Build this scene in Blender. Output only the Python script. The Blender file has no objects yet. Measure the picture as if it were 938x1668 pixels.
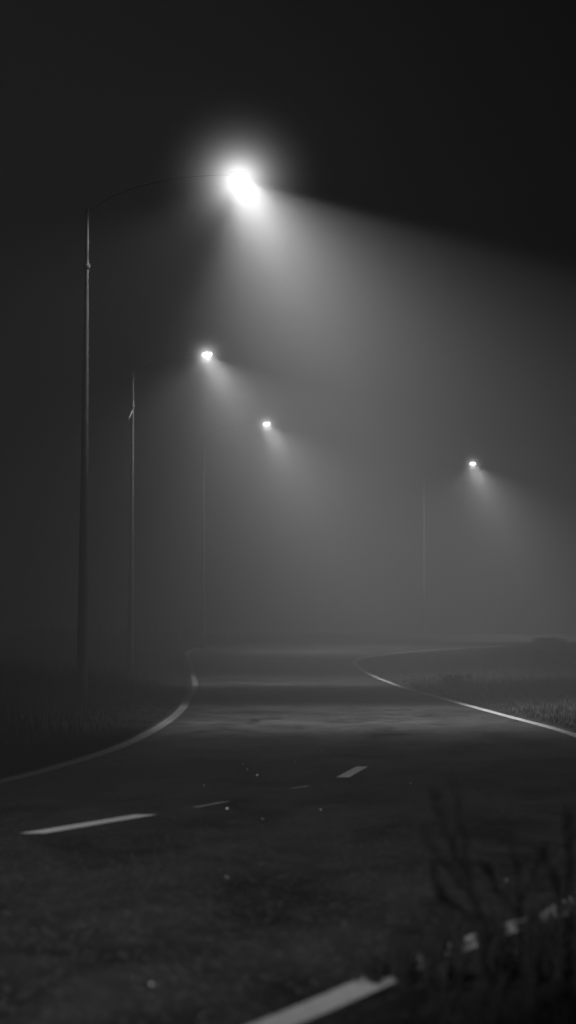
import bpy, bmesh, math, random
import numpy as np
from mathutils import Vector, Matrix
random.seed(7); rng = np.random.default_rng(7)
S = bpy.context.scene
COL = S.collection
R = math.radians

# ------------------------------------------------------------------ helpers
def link(name, me, mat=None, parent=None):
    o = bpy.data.objects.new(name, me); COL.objects.link(o)
    if mat: me.materials.append(mat)
    if parent: o.parent = parent
    return o
def obj(name, bm, mat, parent=None, smooth=True):
    me = bpy.data.meshes.new(name); bm.to_mesh(me); bm.free()
    if smooth:
        for p in me.polygons: p.use_smooth = True
    return link(name, me, mat, parent)
def mesh_np(name, v, f, mat, parent=None):
    me = bpy.data.meshes.new(name); me.from_pydata(v, [], f); me.update()
    return link(name, me, mat, parent)
def tag(o, label=None, cat=None, group=None, kind=None):
    if label: o['label'] = label
    if cat: o['category'] = cat
    if group: o['group'] = group
    if kind: o['kind'] = kind
    return o
def empty(name, loc, rz=0.0):
    o = bpy.data.objects.new(name, None); COL.objects.link(o)
    o.empty_display_size = .2
    o.location = loc; o.rotation_euler = (0, 0, rz); return o
def tube(bm, pts, rad, n=12, cap=True):
    """tapered tube along pts with a radius per point"""
    pts = [Vector([float(c) for c in p]) for p in pts]
    rings = []
    ref = Vector((0, 1, 0))
    for i, p in enumerate(pts):
        t = (pts[min(i+1, len(pts)-1)] - pts[max(i-1, 0)]).normalized()
        a = t.cross(ref)
        if a.length < .05: a = t.cross(Vector((1, 0, 0)))
        a.normalize(); b = t.cross(a).normalized()
        r = float(rad[i])
        rings.append([bm.verts.new(p + r*(math.cos(2*math.pi*k/n)*a + math.sin(2*math.pi*k/n)*b)) for k in range(n)])
    for A, B in zip(rings, rings[1:]):
        for k in range(n):
            bm.faces.new((A[k], A[(k+1) % n], B[(k+1) % n], B[k]))
    if cap:
        bm.faces.new(rings[0][::-1]); bm.faces.new(rings[-1])
def catmull(P, sub):
    P = np.array(P, float); out = []
    for i in range(len(P)-1):
        p0 = P[max(i-1, 0)]; p1 = P[i]; p2 = P[i+1]; p3 = P[min(i+2, len(P)-1)]
        for k in range(sub):
            t = k/sub
            m1 = (p2-p0)/2; m2 = (p3-p1)/2
            out.append((2*t**3-3*t**2+1)*p1 + (t**3-2*t**2+t)*m1 + (-2*t**3+3*t**2)*p2 + (t**3-t**2)*m2)
    out.append(P[-1]); return np.array(out)

# ------------------------------------------------------------------ materials
def mat(name):
    m = bpy.data.materials.new(name); m.use_nodes = True
    nt = m.node_tree; b = nt.nodes['Principled BSDF']; return m, nt, b
def ramp_noise(nt, scale, detail, lo, hi, p0=.3, p1=.7, coord='Object', rough=.6):
    tc = nt.nodes.new('ShaderNodeTexCoord'); n = nt.nodes.new('ShaderNodeTexNoise')
    n.inputs['Scale'].default_value = scale; n.inputs['Detail'].default_value = detail
    n.inputs['Roughness'].default_value = rough
    r = nt.nodes.new('ShaderNodeValToRGB')
    r.color_ramp.elements[0].position = p0; r.color_ramp.elements[1].position = p1
    r.color_ramp.elements[0].color = (lo, lo, lo, 1); r.color_ramp.elements[1].color = (hi, hi, hi, 1)
    nt.links.new(tc.outputs[coord], n.inputs['Vector']); nt.links.new(n.outputs['Fac'], r.inputs['Fac'])
    return r, n, tc
def simple(name, lo, hi, scale, rough=.6, metal=0., bump=0., spec=.5):
    m, nt, b = mat(name)
    r, n, tc = ramp_noise(nt, scale, 5, lo, hi)
    nt.links.new(r.outputs['Color'], b.inputs['Base Color'])
    b.inputs['Roughness'].default_value = rough; b.inputs['Metallic'].default_value = metal
    b.inputs['Specular IOR Level'].default_value = spec
    if bump:
        bp = nt.nodes.new('ShaderNodeBump'); bp.inputs['Strength'].default_value = bump
        bp.inputs['Distance'].default_value = .01
        nt.links.new(n.outputs['Fac'], bp.inputs['Height']); nt.links.new(bp.outputs['Normal'], b.inputs['Normal'])
    return m
def asphalt():
    m, nt, b = mat('asphalt')
    big, nb, tc = ramp_noise(nt, 3.5, 10, .6, 1.45, .32, .68, rough=.85)
    fine, nf, _ = ramp_noise(nt, 130, 3, .007, .027, .32, .7)
    vo = nt.nodes.new('ShaderNodeTexVoronoi'); vo.inputs['Scale'].default_value = 65
    nt.links.new(tc.outputs['Object'], vo.inputs['Vector'])
    mul = nt.nodes.new('ShaderNodeMix'); mul.data_type = 'RGBA'; mul.blend_type = 'MULTIPLY'; mul.inputs[0].default_value = 1
    nt.links.new(fine.outputs['Color'], mul.inputs[6]); nt.links.new(big.outputs['Color'], mul.inputs[7])
    # worn, damp and dry patches drawn out along the road
    mp = nt.nodes.new('ShaderNodeMapping'); mp.inputs['Scale'].default_value = (1.5, .5, 1)
    pn = nt.nodes.new('ShaderNodeTexNoise'); pn.inputs['Scale'].default_value = 1.0; pn.inputs['Detail'].default_value = 10; pn.inputs['Roughness'].default_value = .72
    pn.inputs['Distortion'].default_value = .6
    nt.links.new(tc.outputs['Object'], mp.inputs['Vector']); nt.links.new(mp.outputs[0], pn.inputs['Vector'])
    ps = nt.nodes.new('ShaderNodeMapRange'); nt.links.new(pn.outputs['Fac'], ps.inputs[0])
    for k, v in zip(range(1, 5), (.36, .64, .03, .42)): ps.inputs[k].default_value = v
    nt.links.new(ps.outputs[0], b.inputs['Specular IOR Level'])
    pa = nt.nodes.new('ShaderNodeMapRange'); nt.links.new(pn.outputs['Fac'], pa.inputs[0])
    for k, v in zip(range(1, 5), (.34, .66, .62, 1.4)): pa.inputs[k].default_value = v
    mu2 = nt.nodes.new('ShaderNodeMix'); mu2.data_type = 'RGBA'; mu2.blend_type = 'MULTIPLY'; mu2.inputs[0].default_value = 1
    nt.links.new(mul.outputs[2], mu2.inputs[6]); nt.links.new(pa.outputs[0], mu2.inputs[7]); mul = mu2
    # rare pale chippings in the surface
    gr = nt.nodes.new('ShaderNodeValToRGB')
    gr.color_ramp.elements[0].position = .93; gr.color_ramp.elements[1].position = .99
    gr.color_ramp.elements[0].color = (0, 0, 0, 1); gr.color_ramp.elements[1].color = (1, 1, 1, 1)
    sep = nt.nodes.new('ShaderNodeSeparateColor'); nt.links.new(vo.outputs['Color'], sep.inputs['Color'])
    nt.links.new(sep.outputs['Red'], gr.inputs['Fac'])
    mx = nt.nodes.new('ShaderNodeMix'); mx.data_type = 'RGBA'
    nt.links.new(gr.outputs['Color'], mx.inputs[0]); nt.links.new(mul.outputs[2], mx.inputs[6]); mx.inputs[7].default_value = (.15, .15, .15, 1)
    nt.links.new(mx.outputs[2], b.inputs['Base Color'])
    b.inputs['Roughness'].default_value = .78; b.inputs['Specular IOR Level'].default_value = .16
    bp = nt.nodes.new('ShaderNodeBump'); bp.inputs['Strength'].default_value = .6; bp.inputs['Distance'].default_value = .008
    b2 = nt.nodes.new('ShaderNodeBump'); b2.inputs['Strength'].default_value = .35; b2.inputs['Distance'].default_value = .02
    nt.links.new(nb.outputs['Fac'], b2.inputs['Height']); nt.links.new(b2.outputs['Normal'], bp.inputs['Normal'])
    nt.links.new(vo.outputs['Distance'], bp.inputs['Height']); nt.links.new(bp.outputs['Normal'], b.inputs['Normal'])
    return m
def paint(name, val, wear0, wear1, scale):
    m, nt, b = mat(name)
    r, n, tc = ramp_noise(nt, scale, 6, .05, val, wear0, wear1, rough=.7)
    nt.links.new(r.outputs['Color'], b.inputs['Base Color'])
    b.inputs['Roughness'].default_value = .7
    bp = nt.nodes.new('ShaderNodeBump'); bp.inputs['Strength'].default_value = .3; bp.inputs['Distance'].default_value = .004
    nt.links.new(n.outputs['Fac'], bp.inputs['Height']); nt.links.new(bp.outputs['Normal'], b.inputs['Normal'])
    return m
def glow(name, strength):
    m = bpy.data.materials.new(name); m.use_nodes = True; nt = m.node_tree
    nt.nodes.remove(nt.nodes['Principled BSDF'])
    e = nt.nodes.new('ShaderNodeEmission'); e.inputs['Strength'].default_value = strength
    t = nt.nodes.new('ShaderNodeBsdfTransparent'); a = nt.nodes.new('ShaderNodeAddShader')   # clear glowing bowl: the beam inside shines out through it
    nt.links.new(e.outputs[0], a.inputs[0]); nt.links.new(t.outputs[0], a.inputs[1])
    m.cycles.emission_sampling = 'NONE'       # the beams inside carry the light
    nt.links.new(a.outputs[0], nt.nodes['Material Output'].inputs['Surface']); return m

M_ASPH = asphalt()
M_EDGE = paint('worn_edge_paint', .17, .22, .5, 26)
M_DASH = paint('white_dash_paint', .85, .05, .35, 30)
M_NEAR = paint('pale_edge_paint', .44, .2, .5, 26)
M_FADED = paint('faded_dash_paint', .42, .3, .6, 30)
M_SOIL = simple('soil', .008, .03, 1.6, .95, bump=.6, spec=0.)
M_GRASS = simple('grass_blades', .002, .006, 1.1, .95, spec=0.)
M_DRY = simple('dry_grass', .010, .115, 1.3, .95, spec=0.)
M_DARKGRASS = simple('dark_grass', .006, .024, 2.5, .85, spec=.1)
M_WEED = simple('dark_weed', .012, .027, 6, .9, spec=.05)
M_STEEL = simple('galvanised_steel', .07, .15, 9, .9, 0., bump=.1, spec=.1)
M_BRACKET = simple('lightened_steel', .16, .26, 15, .6)  # steel lightened in colour for the lamplight the bracket catches
M_HEAD = simple('lamp_housing', .03, .06, 20, .8, 0.)
M_ARM = simple('dull_arm_steel', .02, .05, 12, .85, 0., spec=.1)
M_STONE = simple('pale_stone', .6, .85, 60, .35, bump=.3)
M_BUSH = simple('bush_leaves', .025, .07, 3, .85, spec=.1)

# ------------------------------------------------------------------ terrain
HY = [(-400,0),(0,0),(50,0),(60,-.02),(66,-.01),(72,.03),(78,.11),(84,.29),(88,.47),(92,.63),(97,.76),(105,.84),(115,.885),(130,.9),(160,.85),(300,.3),(900,-1)]
_hy = np.array(HY)
def _h_raw(y): return np.interp(y, _hy[:, 0], _hy[:, 1])
def h(y):
    y = np.asarray(y, float)
    return sum(_h_raw(y+d) for d in (-4, -2, 0, 2, 4))/5.0

RP = [(-9,-22),(-5.5,-10),(-3.0,-1.5),(-1.6,2.8),(-.70,5.3),(.04,7.5),(.41,8.7),(.69,9.55),(.85,10.0),(1.15,10.9),(1.98,14.6),(2.55,19),(2.86,24.5),(3.02,30.1),(2.85,38),(2.66,46.7),(2.45,58),(2.36,66),(2.2,74),(2.04,80),(2.0,84),(2.44,87.2),(3.3,89.5),(4.6,92.2),(8,97.5),(12,102.5),(18,108),(28,114),(45,121),(80,130),(140,138)]
LP = [(-13.6,-20),(-10.6,-8),(-8.4,.7),(-6.8,4.9),(-5.9,7.3),(-5.1,9.4),(-4.6,10.6),(-4.3,11.4),(-4.1,11.9),(-3.7,13),(-2.75,16.4),(-2.1,19.8),(-1.69,24.8),(-1.53,30.1),(-1.53,38),(-1.69,46.7),(-1.95,58),(-2.2,66),(-2.5,74),(-2.75,80),(-3.0,85),(-3.2,90),(-3.1,93),(-2.6,97),(-.5,102),(3.6,108.5),(7.8,113.5),(17,121),(36,129),(74,139),(136,148)]
SUB = 10
RC = catmull(RP, SUB); LC = catmull(LP, SUB)
NC = len(RC)

def seg_dist(P, C):
    """distance of points P to polyline C and the side (sign)"""
    best = np.full(len(P), 1e9); sgn = np.zeros(len(P))
    for a, b in zip(C[:-1], C[1:]):
        d = b-a; L2 = (d@d)+1e-12
        t = np.clip(((P-a)@d)/L2, 0, 1); q = P-(a+t[:, None]*d)
        dd = np.hypot(q[:, 0], q[:, 1])
        cr = d[0]*q[:, 1]-d[1]*q[:, 0]
        u = dd < best; best[u] = dd[u]; sgn[u] = np.sign(cr[u])
    return best*sgn           # > 0 : left of the curve's direction
def off_road(P):
    """signed: > 0 metres beyond the left edge, < 0 metres beyond the right edge, 0 on the road"""
    l = seg_dist(P, LC[::3]); r = seg_dist(P, RC[::3])
    return np.where(l > 0, l, np.where(r < 0, r, 0.0))
def bank(off, y):
    left = np.clip((off-.9)/3.0, 0, 1)**1.3*.30
    right = np.clip((-off-1.0)/8.0, 0, 1)*.03
    return np.where(off > 0, left, right)
def ground_z(P):
    off = off_road(P)
    bump = .03*np.sin(P[:, 0]*1.7+P[:, 1]*.6)*np.sin(P[:, 1]*1.1-P[:, 0]*.4)
    m = np.clip((np.abs(off)-.5)/1.5, 0, 1)
    return h(P[:, 1]) - .025 + bank(off, P[:, 1]) + bump*m, off

def sheet():
    def axis(lo, hi, core0, core1, step):
        a = list(np.arange(core0, core1+1e-6, step)); s = step; x = core1
        while x < hi: s *= 1.35; x += s; a.append(x)
        s = step; x = core0; pre = []
        while x > lo: s *= 1.35; x -= s; pre.append(x)
        return np.array(pre[::-1]+a)
    xs = axis(-900, 900, -12, 20, .4); ys = axis(-300, 1500, -4, 130, .75)
    X, Y = np.meshgrid(xs, ys); P = np.stack([X.ravel(), Y.ravel()], 1)
    near = (np.abs(P[:, 0]) < 160) & (P[:, 1] > -40) & (P[:, 1] < 200)
    Z = h(P[:, 1])-.025; off = np.full(len(P), 9.)
    Z[near], off[near] = ground_z(P[near])
    # sink the sheet well under the road bed so the coarse mesh never pokes through
    Z = np.where(off == 0, Z-.10, Z)
    nx, ny = len(xs), len(ys)
    v = np.column_stack([P, Z]).tolist()
    f = [(j*nx+i, j*nx+i+1, (j+1)*nx+i+1, (j+1)*nx+i) for j in range(ny-1) for i in range(nx-1)]
    o = mesh_np('ground', v, f, M_SOIL)
    for p in o.data.polygons: p.use_smooth = True
    tag(o, 'dark uneven verge soil under the grass either side of the road', kind='structure')
sheet()

def ribbon(name, A, B, n, dz, material, parent=None, skirt=0):
    v = []; f = []
    for a, b in zip(A, B):
        for k in range(n+1):
            p = a+(b-a)*k/n; v.append((p[0], p[1], float(h(p[1]))+dz))
        if skirt:
            p = a+(a-b)/np.hypot(*(a-b))*.15; v.append((p[0], p[1], float(h(p[1]))+dz-skirt))
            p = b+(b-a)/np.hypot(*(a-b))*.15; v.append((p[0], p[1], float(h(p[1]))+dz-skirt))
    w = n+1+(2 if skirt else 0)
    for j in range(len(A)-1):
        for k in range(n): f.append((j*w+k, j*w+k+1, (j+1)*w+k+1, (j+1)*w+k))
        if skirt:
            f.append((j*w+n+1, j*w, (j+1)*w, (j+1)*w+n+1)); f.append((j*w+n, j*w+n+2, (j+1)*w+n+2, (j+1)*w+n))
    o = mesh_np(name, v, f, material, parent)
    for p in o.data.polygons: p.use_smooth = True
    return o
def normals(C):
    t = np.gradient(C, axis=0); t /= np.hypot(t[:, 0], t[:, 1])[:, None]
    return np.column_stack([-t[:, 1], t[:, 0]])
NL, NR = normals(LC), normals(RC)
road = ribbon('road', LC+NL*.05, RC-NR*.10, 10, 0.0, M_ASPH, None, .16)
tag(road, 'dark asphalt road winding left then right into the fog', kind='structure')
ll = ribbon('edge_line', LC, LC-NL*.12, 1, .004, M_EDGE, road)
ll['label'] = 'pale left edge line curving past the lamp posts'
rl = ribbon('edge_line', RC+NR*.12, RC, 1, .004, M_NEAR, road)
rl['label'] = 'pale right edge line, out of focus and overgrown in the foreground'
def dash(p0, p1, w, material, label, dz=.004):
    A = np.array([np.array(p0)+(np.array(p1)-np.array(p0))*t for t in np.linspace(0, 1, 6)])
    B = A+np.array([w, 0.0])
    o = ribbon('centre_dash', A, B, 1, dz, material, road); o['label'] = label
dash((-1.375, 14.73), (-.87, 16.30), .13, M_DASH, 'long bright centre dash at the left')
dash((.345, 20.66), (.53, 22.4), .095, M_DASH, 'short bright centre dash right of the middle')
dash((-.575, 17.0), (-.40, 17.6), .05, M_FADED, 'thin worn sliver of centre dash')
dash((.0, 19.1), (.12, 19.5), .045, M_FADED, 'smallest worn sliver of centre dash')

# ------------------------------------------------------------------ grass
def grass(name, P, height, width, material, label, lean=.35):
    n = len(P)
    z, _ = ground_z(P)
    az = rng.uniform(0, 2*np.pi, n); hh = height*rng.uniform(.45, 1.25, n)
    ww = width*rng.uniform(.6, 1.3, n)
    la = rng.uniform(0, 2*np.pi, n); ln = hh*np.abs(rng.normal(0, lean, n))
    dx, dy = np.cos(az)*ww/2, np.sin(az)*ww/2
    lx, ly = np.cos(la)*ln, np.sin(la)*ln
    b = np.column_stack([P, z-.02])
    V = np.empty((n, 5, 3))
    V[:, 0] = b-np.column_stack([dx, dy, 0*dx]); V[:, 1] = b+np.column_stack([dx, dy, 0*dx])
    mid = b+np.column_stack([lx*.35, ly*.35, hh*.6])
    V[:, 2] = mid+np.column_stack([dx, dy, 0*dx])*.7; V[:, 3] = mid-np.column_stack([dx, dy, 0*dx])*.7
    V[:, 4] = b+np.column_stack([lx, ly, hh])
    base = np.arange(n)*5
    f = np.column_stack([base, base+1, base+2, base+3]).tolist()+np.column_stack([base+3, base+2, base+4]).tolist()
    o = mesh_np(name, V.reshape(-1, 3).tolist(), f, material)
    tag(o, label, 'grass', kind='stuff'); return o
def scatter(n, x0, x1, y0, y1, keep, clump=.5, csize=.35):
    """points in clumps, thinned by keep(off, P)"""
    k = int(n*clump/14); c = np.column_stack([rng.uniform(x0, x1, k), rng.uniform(y0, y1, k)])
    a = np.repeat(c, 14, 0)+rng.normal(0, csize, (k*14, 2))
    P = np.vstack([a, np.column_stack([rng.uniform(x0, x1, n-k*14), rng.uniform(y0, y1, n-k*14)])])
    off = off_road(P); return P[keep(off, P)]
P = scatter(34000, -9, -1, 6, 105, lambda o, p: (o > .12))
hl = .05+.30*np.clip((off_road(P)-.45)/1.4, 0, 1)
grass('verge_grass', P, hl, .022, M_GRASS, 'dark rough grass on the left verge around the lamp posts')
P = scatter(140000, 2, 17, 14, 104, lambda o, p: (o < -.28) & (np.abs(p[:, 0]) < p[:, 1]*.115+.6))
hr = .07+.11*np.clip((-off_road(P)-.3)/2.5, 0, 1)
hr *= np.where((P[:, 1] > 84) & (P[:, 0] < 6.2), .35, 1.0)
hr *= np.where((P[:, 1] > 88) & (P[:, 0] > 7.2), 1.25, 1.0)
grass('field_grass', P, hr, .02, M_DRY, 'pale dry grass field inside the bend on the right')
# blades on the near verge, hiding most of the overgrown end of the edge line
GAPS = ((.0452, .0026), (.0560, .0012), (.0634, .0036), (.0784, .0046), (.0880, .0024), (.0925, .0014), (.0975, .0026))
def in_gap(p):
    u = p[:, 0]/p[:, 1]; g = np.zeros(len(p), bool)
    for c, w in GAPS: g |= np.abs(u-c) < w
    return g
def near_keep(o, p): return (o < -.01) & ((o < -.16) | (p[:, 1] > 8.62))
P = scatter(34000, -.6, 2.6, 4.2, 13.5, near_keep, .6, .06)
hn = .03+.09*np.clip((-off_road(P))/.7, 0, 1)
def over_line(o, p):
    r = seg_dist(p, RC[30:160]); return (r < .10) & (r > -.40) & (p[:, 1]-p[:, 0]*.35 > 8.28+.10*np.sin(p[:, 0]*91)+.08*np.sin(p[:, 1]*57))
Q = scatter(46000, .2, 1.7, 8.3, 12.2, over_line, .3, .05)
hq = .07+.08*rng.uniform(0, 1, len(Q))**.7
hq = np.where(in_gap(Q), .012, hq); hn = np.where(in_gap(P) & (P[:, 1] > 8), .02, hn)
grass('near_grass', np.vstack([P, Q]), np.concatenate([hn, hq]), .010, M_DARKGRASS, 'blurred dark grass on the near verge in the lower right corner', .5)

# ------------------------------------------------------------------ street lamps
M_LENS = {}
def street_lamp(loc, arm, H, lean, spot_w, lens_strength, label, tilt=6, yaw=0, half=70, bracket=False, pitch=0, spill=.09, side=0., cut=37, along=.25, blend=.1, halo=0):
    x, y = loc
    z0 = float(ground_z(np.array([[x, y]]))[0][0])
    root = empty('street_lamp', (x, y, z0), yaw)
    tag(root, label, 'street lamp', 'street lamps along the left of the road')
    Hl = H-z0                     # height of the lamp head above this foot
    Ht = Hl-.42                   # pole top
    bm = bmesh.new()
    n = 14
    pts = [(lean*t, 0, -.1+(Ht+.1)*t) for t in np.linspace(0, 1, n)]
    rad = [.084-.063*t for t in np.linspace(0, 1, n)]
    tube(bm, pts, rad, 16); obj('pole', bm, M_STEEL, root)
    bm = bmesh.new()
    tube(bm, [(0, 0, -.08), (0, 0, .05), (.002, 0, .07)], [.14, .14, .095], 16); obj('base', bm, M_ARM, root)
    zc = Ht-.80
    bm = bmesh.new()
    tube(bm, [(lean*.9, 0, zc-.03), (lean*.9, 0, zc+.03)], [.048, .048], 16); obj('collar', bm, M_STEEL, root)
    # arm rises out of the pole top and reaches over the road
    bm = bmesh.new()
    ap = []
    for t in np.linspace(0, 1, 14):
        ap.append((lean+arm*(1-math.cos(t*math.pi/2))**.9*.97, 0, Ht-.25+(.25+.46)*math.sin(t*math.pi/2)**.8))
    tube(bm, ap, [.009-.003*i/13 for i in range(14)], 8); obj('arm', bm, M_ARM, root)
    if bracket:
        bm = bmesh.new(); bz = Ht-1.02
        tube(bm, [(lean*.9+.005, 0, bz+.14), (lean*.9-.045, -.05, bz+.02), (lean*.9-.085, -.09, bz-.07), (lean*.9-.13, -.10, bz-.12)], [.02, .024, .024, .02], 8)
        obj('bracket', bm, M_BRACKET, root)
    # lamp head: shallow canoe shaped housing with a drop lens under it
    hx = lean+arm; hd = empty_mesh_head(root, (hx, 0, Hl+.06), tilt)
    key = round(lens_strength, 3)
    if key not in M_LENS: M_LENS[key] = glow('lamp_lens_glow', lens_strength)
    bm = bmesh.new()
    bmesh.ops.create_uvsphere(bm, u_segments=20, v_segments=10, radius=1)
    bmesh.ops.scale(bm, vec=(.118, .085, .066), verts=bm.verts)
    bmesh.ops.translate(bm, vec=(0, 0, -.035), verts=bm.verts)
    ln = obj('lens', bm, M_LENS[key], hd)
    def beam(name, watts, hf, tl, pt, blend):
        ld = bpy.data.lights.new(name, 'SPOT'); ld.energy = watts
        ld.spot_size = R(2*hf); ld.spot_blend = blend; ld.shadow_soft_size = .05
        if name == 'lamp_beam' and cut:   # road lantern: throws less straight down than towards the rim of its beam
            ld.use_nodes = True; n = ld.node_tree; e = n.nodes['Emission']
            tc = n.nodes.new('ShaderNodeTexCoord'); sp = n.nodes.new('ShaderNodeSeparateXYZ'); ab = n.nodes.new('ShaderNodeMath'); ab.operation = 'ABSOLUTE'
            rp = n.nodes.new('ShaderNodeValToRGB'); cr = rp.color_ramp; cr.interpolation = 'B_SPLINE'
            for p, v in ((math.cos(R(cut+25)), 0), (math.cos(R(cut-10)), 1), (math.cos(R(cut*.7)), .85), (math.cos(R(cut*.42)), .65)):
                el = cr.elements.new(p); el.color = (v, v, v, 1)
            cr.elements[0].color = (0, 0, 0, 1); cr.elements[len(cr.elements)-1].color = (.6, .6, .6, 1)
            n.links.new(tc.outputs['Normal'], sp.inputs[0]); n.links.new(sp.outputs['Z'], ab.inputs[0])
            def smooth(src, a, b, c, d):
                mr = n.nodes.new('ShaderNodeMapRange'); mr.interpolation_type = 'SMOOTHSTEP'
                for k, v in zip(range(1, 5), (a, b, c, d)): mr.inputs[k].default_value = v
                n.links.new(src, mr.inputs[0]); return mr.outputs[0]
            ay = n.nodes.new('ShaderNodeMath'); ay.operation = 'ABSOLUTE'; n.links.new(sp.outputs['Y'], ay.inputs[0])
            ml = n.nodes.new('ShaderNodeMath'); ml.operation = 'MULTIPLY'
            n.links.new(smooth(sp.outputs['X'], -.45, .45, side, 1), ml.inputs[0])    # less to the verge than to the road
            n.links.new(smooth(ay.outputs[0], .45, .8, 1, along), ml.inputs[1])       # and cut off along the road
            n.links.new(ab.outputs[0], rp.inputs['Fac']); n.links.new(rp.outputs['Color'], e.inputs['Color']); n.links.new(ml.outputs[0], e.inputs['Strength'])
        lo = bpy.data.objects.new(name, ld); COL.objects.link(lo); lo.parent = root
        lo.location = (hx+.015, 0, Hl-.03); lo.rotation_euler = (R(pt), -R(tl), 0)
    beam('lamp_beam', spot_w, half, tilt, pitch, blend)
    if halo:
        ld = bpy.data.lights.new('lamp_glow', 'POINT'); ld.energy = halo; ld.shadow_soft_size = .05
        lo = bpy.data.objects.new('lamp_glow', ld); COL.objects.link(lo); lo.parent = root; lo.location = (hx, -.07, Hl+.03)
    if spill: beam('lamp_spill', spot_w*spill, 30, -50, 0, 1.0)
    return root
def empty_mesh_head(root, loc, tilt):
    bm = bmesh.new()
    prof = [(-.14, .012, .012), (-.105, .03, .018), (-.05, .05, .026), (.03, .055, .028), (.075, .045, .022), (.095, .02, .012)]
    rings = []
    for x, w, t in prof:
        rings.append([bm.verts.new((x, w*math.cos(a), max(t*math.sin(a), -.25*t)+.01)) for a in np.linspace(0, 2*math.pi, 16, endpoint=False)])
    for A, B in zip(rings, rings[1:]):
        for k in range(16): bm.faces.new((A[k], A[(k+1) % 16], B[(k+1) % 16], B[k]))
    bm.faces.new(rings[0][::-1]); bm.faces.new(rings[-1])
    o = obj('lamp_head', bm, M_HEAD, root); o.location = loc; o.rotation_euler = (0, -R(tilt), 0)
    return o
E = 1.0
lamps = [street_lamp((-2.80, 39), 2.08, 7.30, .055, 8500*E, 3, 'nearest visible street lamp, its head a large white glow at the top', pitch=-7, tilt=1, cut=39),
    street_lamp((-3.74, 68), 1.76, 7.73, .05, 7600*E, 4, 'second street lamp, small oval light left of the middle, bracket on its pole', bracket=True, side=.2),
    street_lamp((-2.83, 95), 2.08, 8.10, .04, 7600*E, 4, 'third street lamp, lower small light near the middle with a barely visible pole', spill=.02, side=.15),
    street_lamp((5.55, 118), 2.03, 8.18, .03, 13000*E, 6, 'farthest street lamp, alone on the right where the road bends away', tilt=2, side=.25, spill=.004)]
street_lamp((-7.4, -6.5), 2.05, 7.2, .05, 24000*E, .1, 'street lamp just outside the left of the picture lighting the near road', pitch=70, tilt=0, yaw=R(-14), half=10.5, spill=0, cut=0, blend=1.0, halo=0)

# self-lit spheres standing in for the glare halo around the lamp heads
def glare_halo(root, at, rad, k, c):
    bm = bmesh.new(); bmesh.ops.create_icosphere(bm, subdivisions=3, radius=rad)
    m = bpy.data.materials.new('glare_halo'); m.use_nodes = True; n = m.node_tree; n.nodes.clear()
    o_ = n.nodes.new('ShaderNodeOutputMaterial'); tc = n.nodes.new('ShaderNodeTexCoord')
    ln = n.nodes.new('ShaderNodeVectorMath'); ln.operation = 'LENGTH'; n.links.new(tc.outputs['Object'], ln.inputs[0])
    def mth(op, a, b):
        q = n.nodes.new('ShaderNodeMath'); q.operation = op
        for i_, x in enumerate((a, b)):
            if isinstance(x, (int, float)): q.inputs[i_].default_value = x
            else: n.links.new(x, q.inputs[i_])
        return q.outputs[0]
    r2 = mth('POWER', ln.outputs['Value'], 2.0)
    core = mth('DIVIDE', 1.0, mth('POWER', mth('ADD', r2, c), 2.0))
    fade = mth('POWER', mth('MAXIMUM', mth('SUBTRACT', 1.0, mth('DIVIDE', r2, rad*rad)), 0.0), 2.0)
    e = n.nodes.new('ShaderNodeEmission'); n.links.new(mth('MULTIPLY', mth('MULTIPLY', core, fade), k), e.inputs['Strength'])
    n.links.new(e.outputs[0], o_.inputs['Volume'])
    o = obj('glare_halo', bm, m, root); o.location = at
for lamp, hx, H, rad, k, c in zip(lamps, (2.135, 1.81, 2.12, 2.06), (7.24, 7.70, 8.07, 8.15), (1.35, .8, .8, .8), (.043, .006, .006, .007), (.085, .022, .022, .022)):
    glare_halo(lamp, (hx, -.16, H-float(lamp.location.z)), rad, k, c)
S.cycles.volume_step_rate = .3

# ------------------------------------------------------------------ weeds in the foreground
def leaf(bm, p, d, L, w):
    p = Vector(p); d = Vector(d).normalized()
    s = d.cross(Vector((0, 1, 0)));  s = s.normalized() if s.length > .05 else Vector((1, 0, 0))
    s = (s+Vector((0, random.uniform(-.8, .8), 0))).normalized()
    a = bm.verts.new(p); b = bm.verts.new(p+d*L*.45+s*w); c = bm.verts.new(p+d*L); e = bm.verts.new(p+d*L*.45-s*w)
    bm.faces.new((a, b, c, e))
def weed(d, stems, label, leafn=9, L=.055, w=.008):
    """stems: lists of (x, z) points on the plane at distance d"""
    bx = stems[0][0][0]
    gz = float(ground_z(np.array([[bx, d]]))[0][0])
    root = empty('weed_plant', (bx, d, gz)); tag(root, label, 'weed', 'tall weeds on the near verge')
    for k, st in enumerate(stems):
        dy = random.uniform(-.08, .08)
        pts = [Vector((x-bx, dy*i/len(st), z-gz)) for i, (x, z) in enumerate(st)]
        if k == 0: pts[0].z = -.03
        P = catmull(pts, 5); n = len(P)
        bm = bmesh.new(); tube(bm, [tuple(p) for p in P], [.0045-.003*i/n for i in range(n)], 6)
        st_o = obj('stem', bm, M_WEED, root)
        bm = bmesh.new()
        for i in range(2, n):
            t = (P[min(i+1, n-1)]-P[i-1])
            for _ in range(max(1, leafn*3//n)):
                q = Vector(P[i]); dr = Vector(t).normalized()+Vector((random.uniform(-.55, .55), random.uniform(-.5, .5), random.uniform(-.1, .2)))
                leaf(bm, q, dr, L*random.uniform(.6, 1.3), w*random.uniform(.7, 1.3))
        obj('leaves', bm, M_WEED, st_o, False)
def wp(px, py, d): return ((px-469)/4670*d, 1+(1040-py)/4670*d)
d = 7.2
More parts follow.
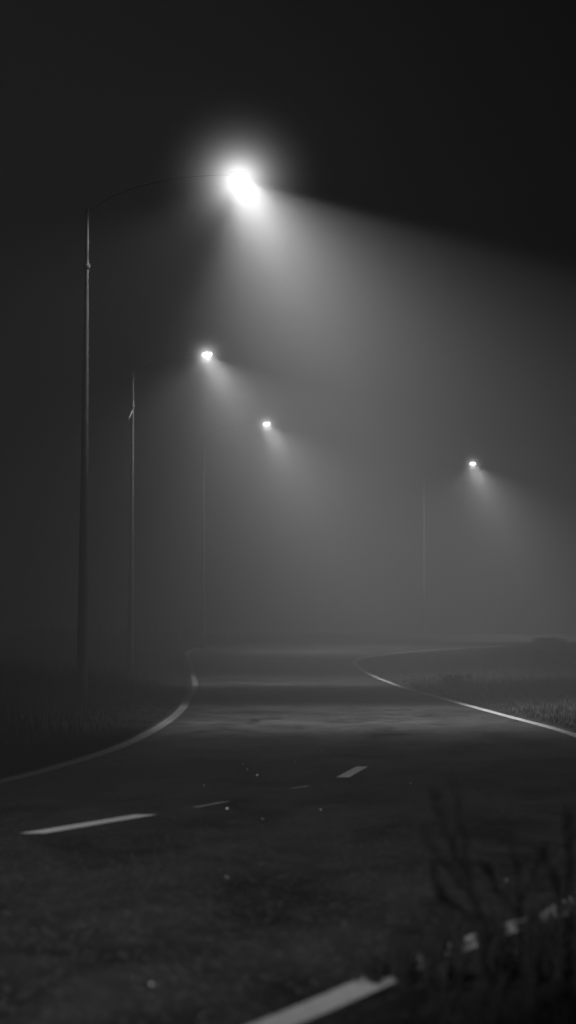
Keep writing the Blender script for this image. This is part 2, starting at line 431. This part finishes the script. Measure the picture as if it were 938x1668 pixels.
weed(d, [[wp(795, 1590, d), wp(784, 1505, d), wp(762, 1430, d), wp(752, 1360, d), wp(738, 1290, d)],
         [wp(776, 1480, d), wp(745, 1428, d), wp(712, 1390, d), wp(686, 1352, d)],
         [wp(780, 1495, d), wp(738, 1476, d), wp(716, 1455, d), wp(703, 1420, d)],
         [wp(764, 1440, d), wp(738, 1390, d), wp(722, 1340, d), wp(716, 1305, d)]],
     'tallest blurred dark weed with splayed stems in front of the broken edge line', 9, .06, .007)
d = 7.6
weed(d, [[wp(850, 1580, d), wp(846, 1480, d), wp(838, 1400, d), wp(825, 1345, d)],
         [wp(846, 1490, d), wp(812, 1450, d), wp(796, 1420, d)],
         [wp(844, 1470, d), wp(868, 1420, d), wp(878, 1390, d)]],
     'shorter blurred dark weed right of the tallest one', 7, .05, .006)
d = 7.0
weed(d, [[wp(930, 1570, d), wp(925, 1470, d), wp(930, 1400, d), wp(924, 1350, d)],
         [wp(925, 1480, d), wp(900, 1430, d), wp(890, 1400, d)]],
     'faint dark weed at the right edge of the picture', 6, .05, .006)

# ------------------------------------------------------------------ bushes in the right field
def bush(x, y, w, hgt, n, label):
    gz = float(ground_z(np.array([[x, y]]))[0][0])
    root = empty('bush', (x, y, gz)); tag(root, label, 'bush', 'dark bushes in the right field')
    bm = bmesh.new()
    tips = []
    for k in range(9):
        a = random.uniform(0, 6.28); r = random.uniform(.15, .45)*w
        tip = (r*math.cos(a), r*math.sin(a), hgt*random.uniform(.55, .95)); tips.append(tip)
        tube(bm, [(0, 0, -.05), (tip[0]*.4, tip[1]*.4, tip[2]*.5), tip], [.014, .01, .004], 5)
    obj('branches', bm, M_WEED, root)
    bm = bmesh.new()
    for k in range(n):
        t = random.choice(tips); u = random.uniform(.25, 1.1)
        p = Vector((t[0]*u+random.gauss(0, .10*w), t[1]*u+random.gauss(0, .10*w), max(.02, t[2]*u+random.gauss(0, .10*hgt))))
        leaf(bm, p, (random.uniform(-1, 1), random.uniform(-1, 1), random.uniform(-.3, 1)), random.uniform(.05, .10), .018)
    obj('leaves', bm, M_BUSH, root, False)
bush(3.5, 60, .8, .26, 420, 'small dark bush just right of the right edge line')
bush(8.6, 94, 1.9, .20, 900, 'wide low dark bush at the right end of the pale far road strip')
bush(7.2, 80, 1.3, .40, 900, 'low dark bush in the middle of the right field')
bush(9.4, 103, 1.6, .2, 1100, 'farthest dim bush at the right edge of the field')

# ------------------------------------------------------------------ stones on the road
STONES = [(203,1228,8),(419,1263,10),(524,1223,10),(370,1317,8),(333,1279,5),(403,1253,6),(396,1244,5),(362,1227,6),(410,1226,5),(430,1230,4),
          (522,1318,5),(428,1333,4),(390,1213,6),(588,1376,4),(215,1390,4),(545,1215,5),(310,1205,6),(480,1240,4),(640,1214,5),(668,1276,4)]
SPECIAL = [(370,1427,7,'single pale stone on the open near road below the centre dashes'),
           (823,1432,6,'tiny bright stone seen between the two tallest weeds'),
           (248,1600,8,'blurred pale stone nearest the camera at the lower left'),
           (330,1650,4,'faint pale stone at the very bottom of the road'),
           (125,1545,4,'faint pale stone near the left edge of the near road')]
def stone_mesh(k):
    bm = bmesh.new(); bmesh.ops.create_icosphere(bm, subdivisions=2, radius=1)
    for v in bm.verts: v.co *= 1+random.uniform(-.3, .3)
    bmesh.ops.scale(bm, vec=(1, .85, .7), verts=bm.verts)
    me = bpy.data.meshes.new('stone'); bm.to_mesh(me); bm.free(); me.materials.append(M_STONE)
    for p in me.polygons: p.use_smooth = True
    return me
SM = [stone_mesh(k) for k in range(4)]
def stone(px, py, mm, label, group):
    dd = 4670/(py-1040.0); x = (px-469)/4670*dd; r = mm*(.001 if py < 1340 else .0005)
    o = link('stone', SM[random.randrange(4)]); o.location = (x, dd, float(h(dd))+r*.6)
    o.scale = (r, r, r); o.rotation_euler = (0, 0, random.uniform(0, 6.28))
    tag(o, label, 'stone', group)
for px, py, mm in STONES: stone(px, py, mm, 'tiny pale stone glinting in a scatter on the dark road', 'tiny pale stones scattered on the road')
for px, py, mm, lb in SPECIAL: stone(px, py, mm, lb, None)

# ------------------------------------------------------------------ night sky and fog
w = bpy.data.worlds.new('World'); S.world = w; w.use_nodes = True
nt = w.node_tree; nt.nodes.clear()
out = nt.nodes.new('ShaderNodeOutputWorld'); bg = nt.nodes.new('ShaderNodeBackground')
sky = nt.nodes.new('ShaderNodeTexSky'); sky.sky_type = 'NISHITA'; sky.sun_disc = False
sky.sun_elevation = R(-4); sky.sun_rotation = R(200)
bw = nt.nodes.new('ShaderNodeRGBToBW')
nt.links.new(sky.outputs[0], bw.inputs[0]); nt.links.new(bw.outputs[0], bg.inputs['Color'])
bg.inputs['Strength'].default_value = .05
nt.links.new(bg.outputs[0], out.inputs['Surface'])
SIG = .0135
sc = nt.nodes.new('ShaderNodeVolumeScatter'); sc.inputs['Density'].default_value = SIG; sc.inputs['Anisotropy'].default_value = .58
sc.inputs['Color'].default_value = (1, 1, 1, 1)
em = nt.nodes.new('ShaderNodeEmission'); em.inputs['Strength'].default_value = SIG*.0026     # faint sky glow caught in the fog
ad = nt.nodes.new('ShaderNodeAddShader')
nt.links.new(sc.outputs[0], ad.inputs[0]); nt.links.new(em.outputs[0], ad.inputs[1]); nt.links.new(ad.outputs[0], out.inputs['Volume'])
S.cycles.volume_bounces = 0
w.cycles.volume_sampling = 'EQUIANGULAR'

# ------------------------------------------------------------------ camera
cd = bpy.data.cameras.new('camera'); cam = bpy.data.objects.new('camera', cd); COL.objects.link(cam)
cam.location = (0, 0, 1.0); cam.rotation_euler = (R(90)+math.atan(206/4670), 0, 0)
cd.sensor_fit = 'VERTICAL'; cd.sensor_height = 36; cd.sensor_width = 36*576/1024; cd.lens = 36*4670/1668
cd.clip_start = .1; cd.clip_end = 5000
cd.dof.use_dof = True; cd.dof.focus_distance = 36; cd.dof.aperture_fstop = 3.2
S.camera = cam
S.view_settings.view_transform = 'Standard'; S.view_settings.look = 'None'; S.view_settings.exposure = 0; S.view_settings.gamma = 1

S.cycles.use_denoising = True
S.cycles.denoising_prefilter = 'ACCURATE'
S.cycles.denoising_input_passes = 'RGB_ALBEDO_NORMAL'
S.cycles.use_adaptive_sampling = False
S.cycles.sample_clamp_direct = 8.0
S.cycles.max_bounces = 1
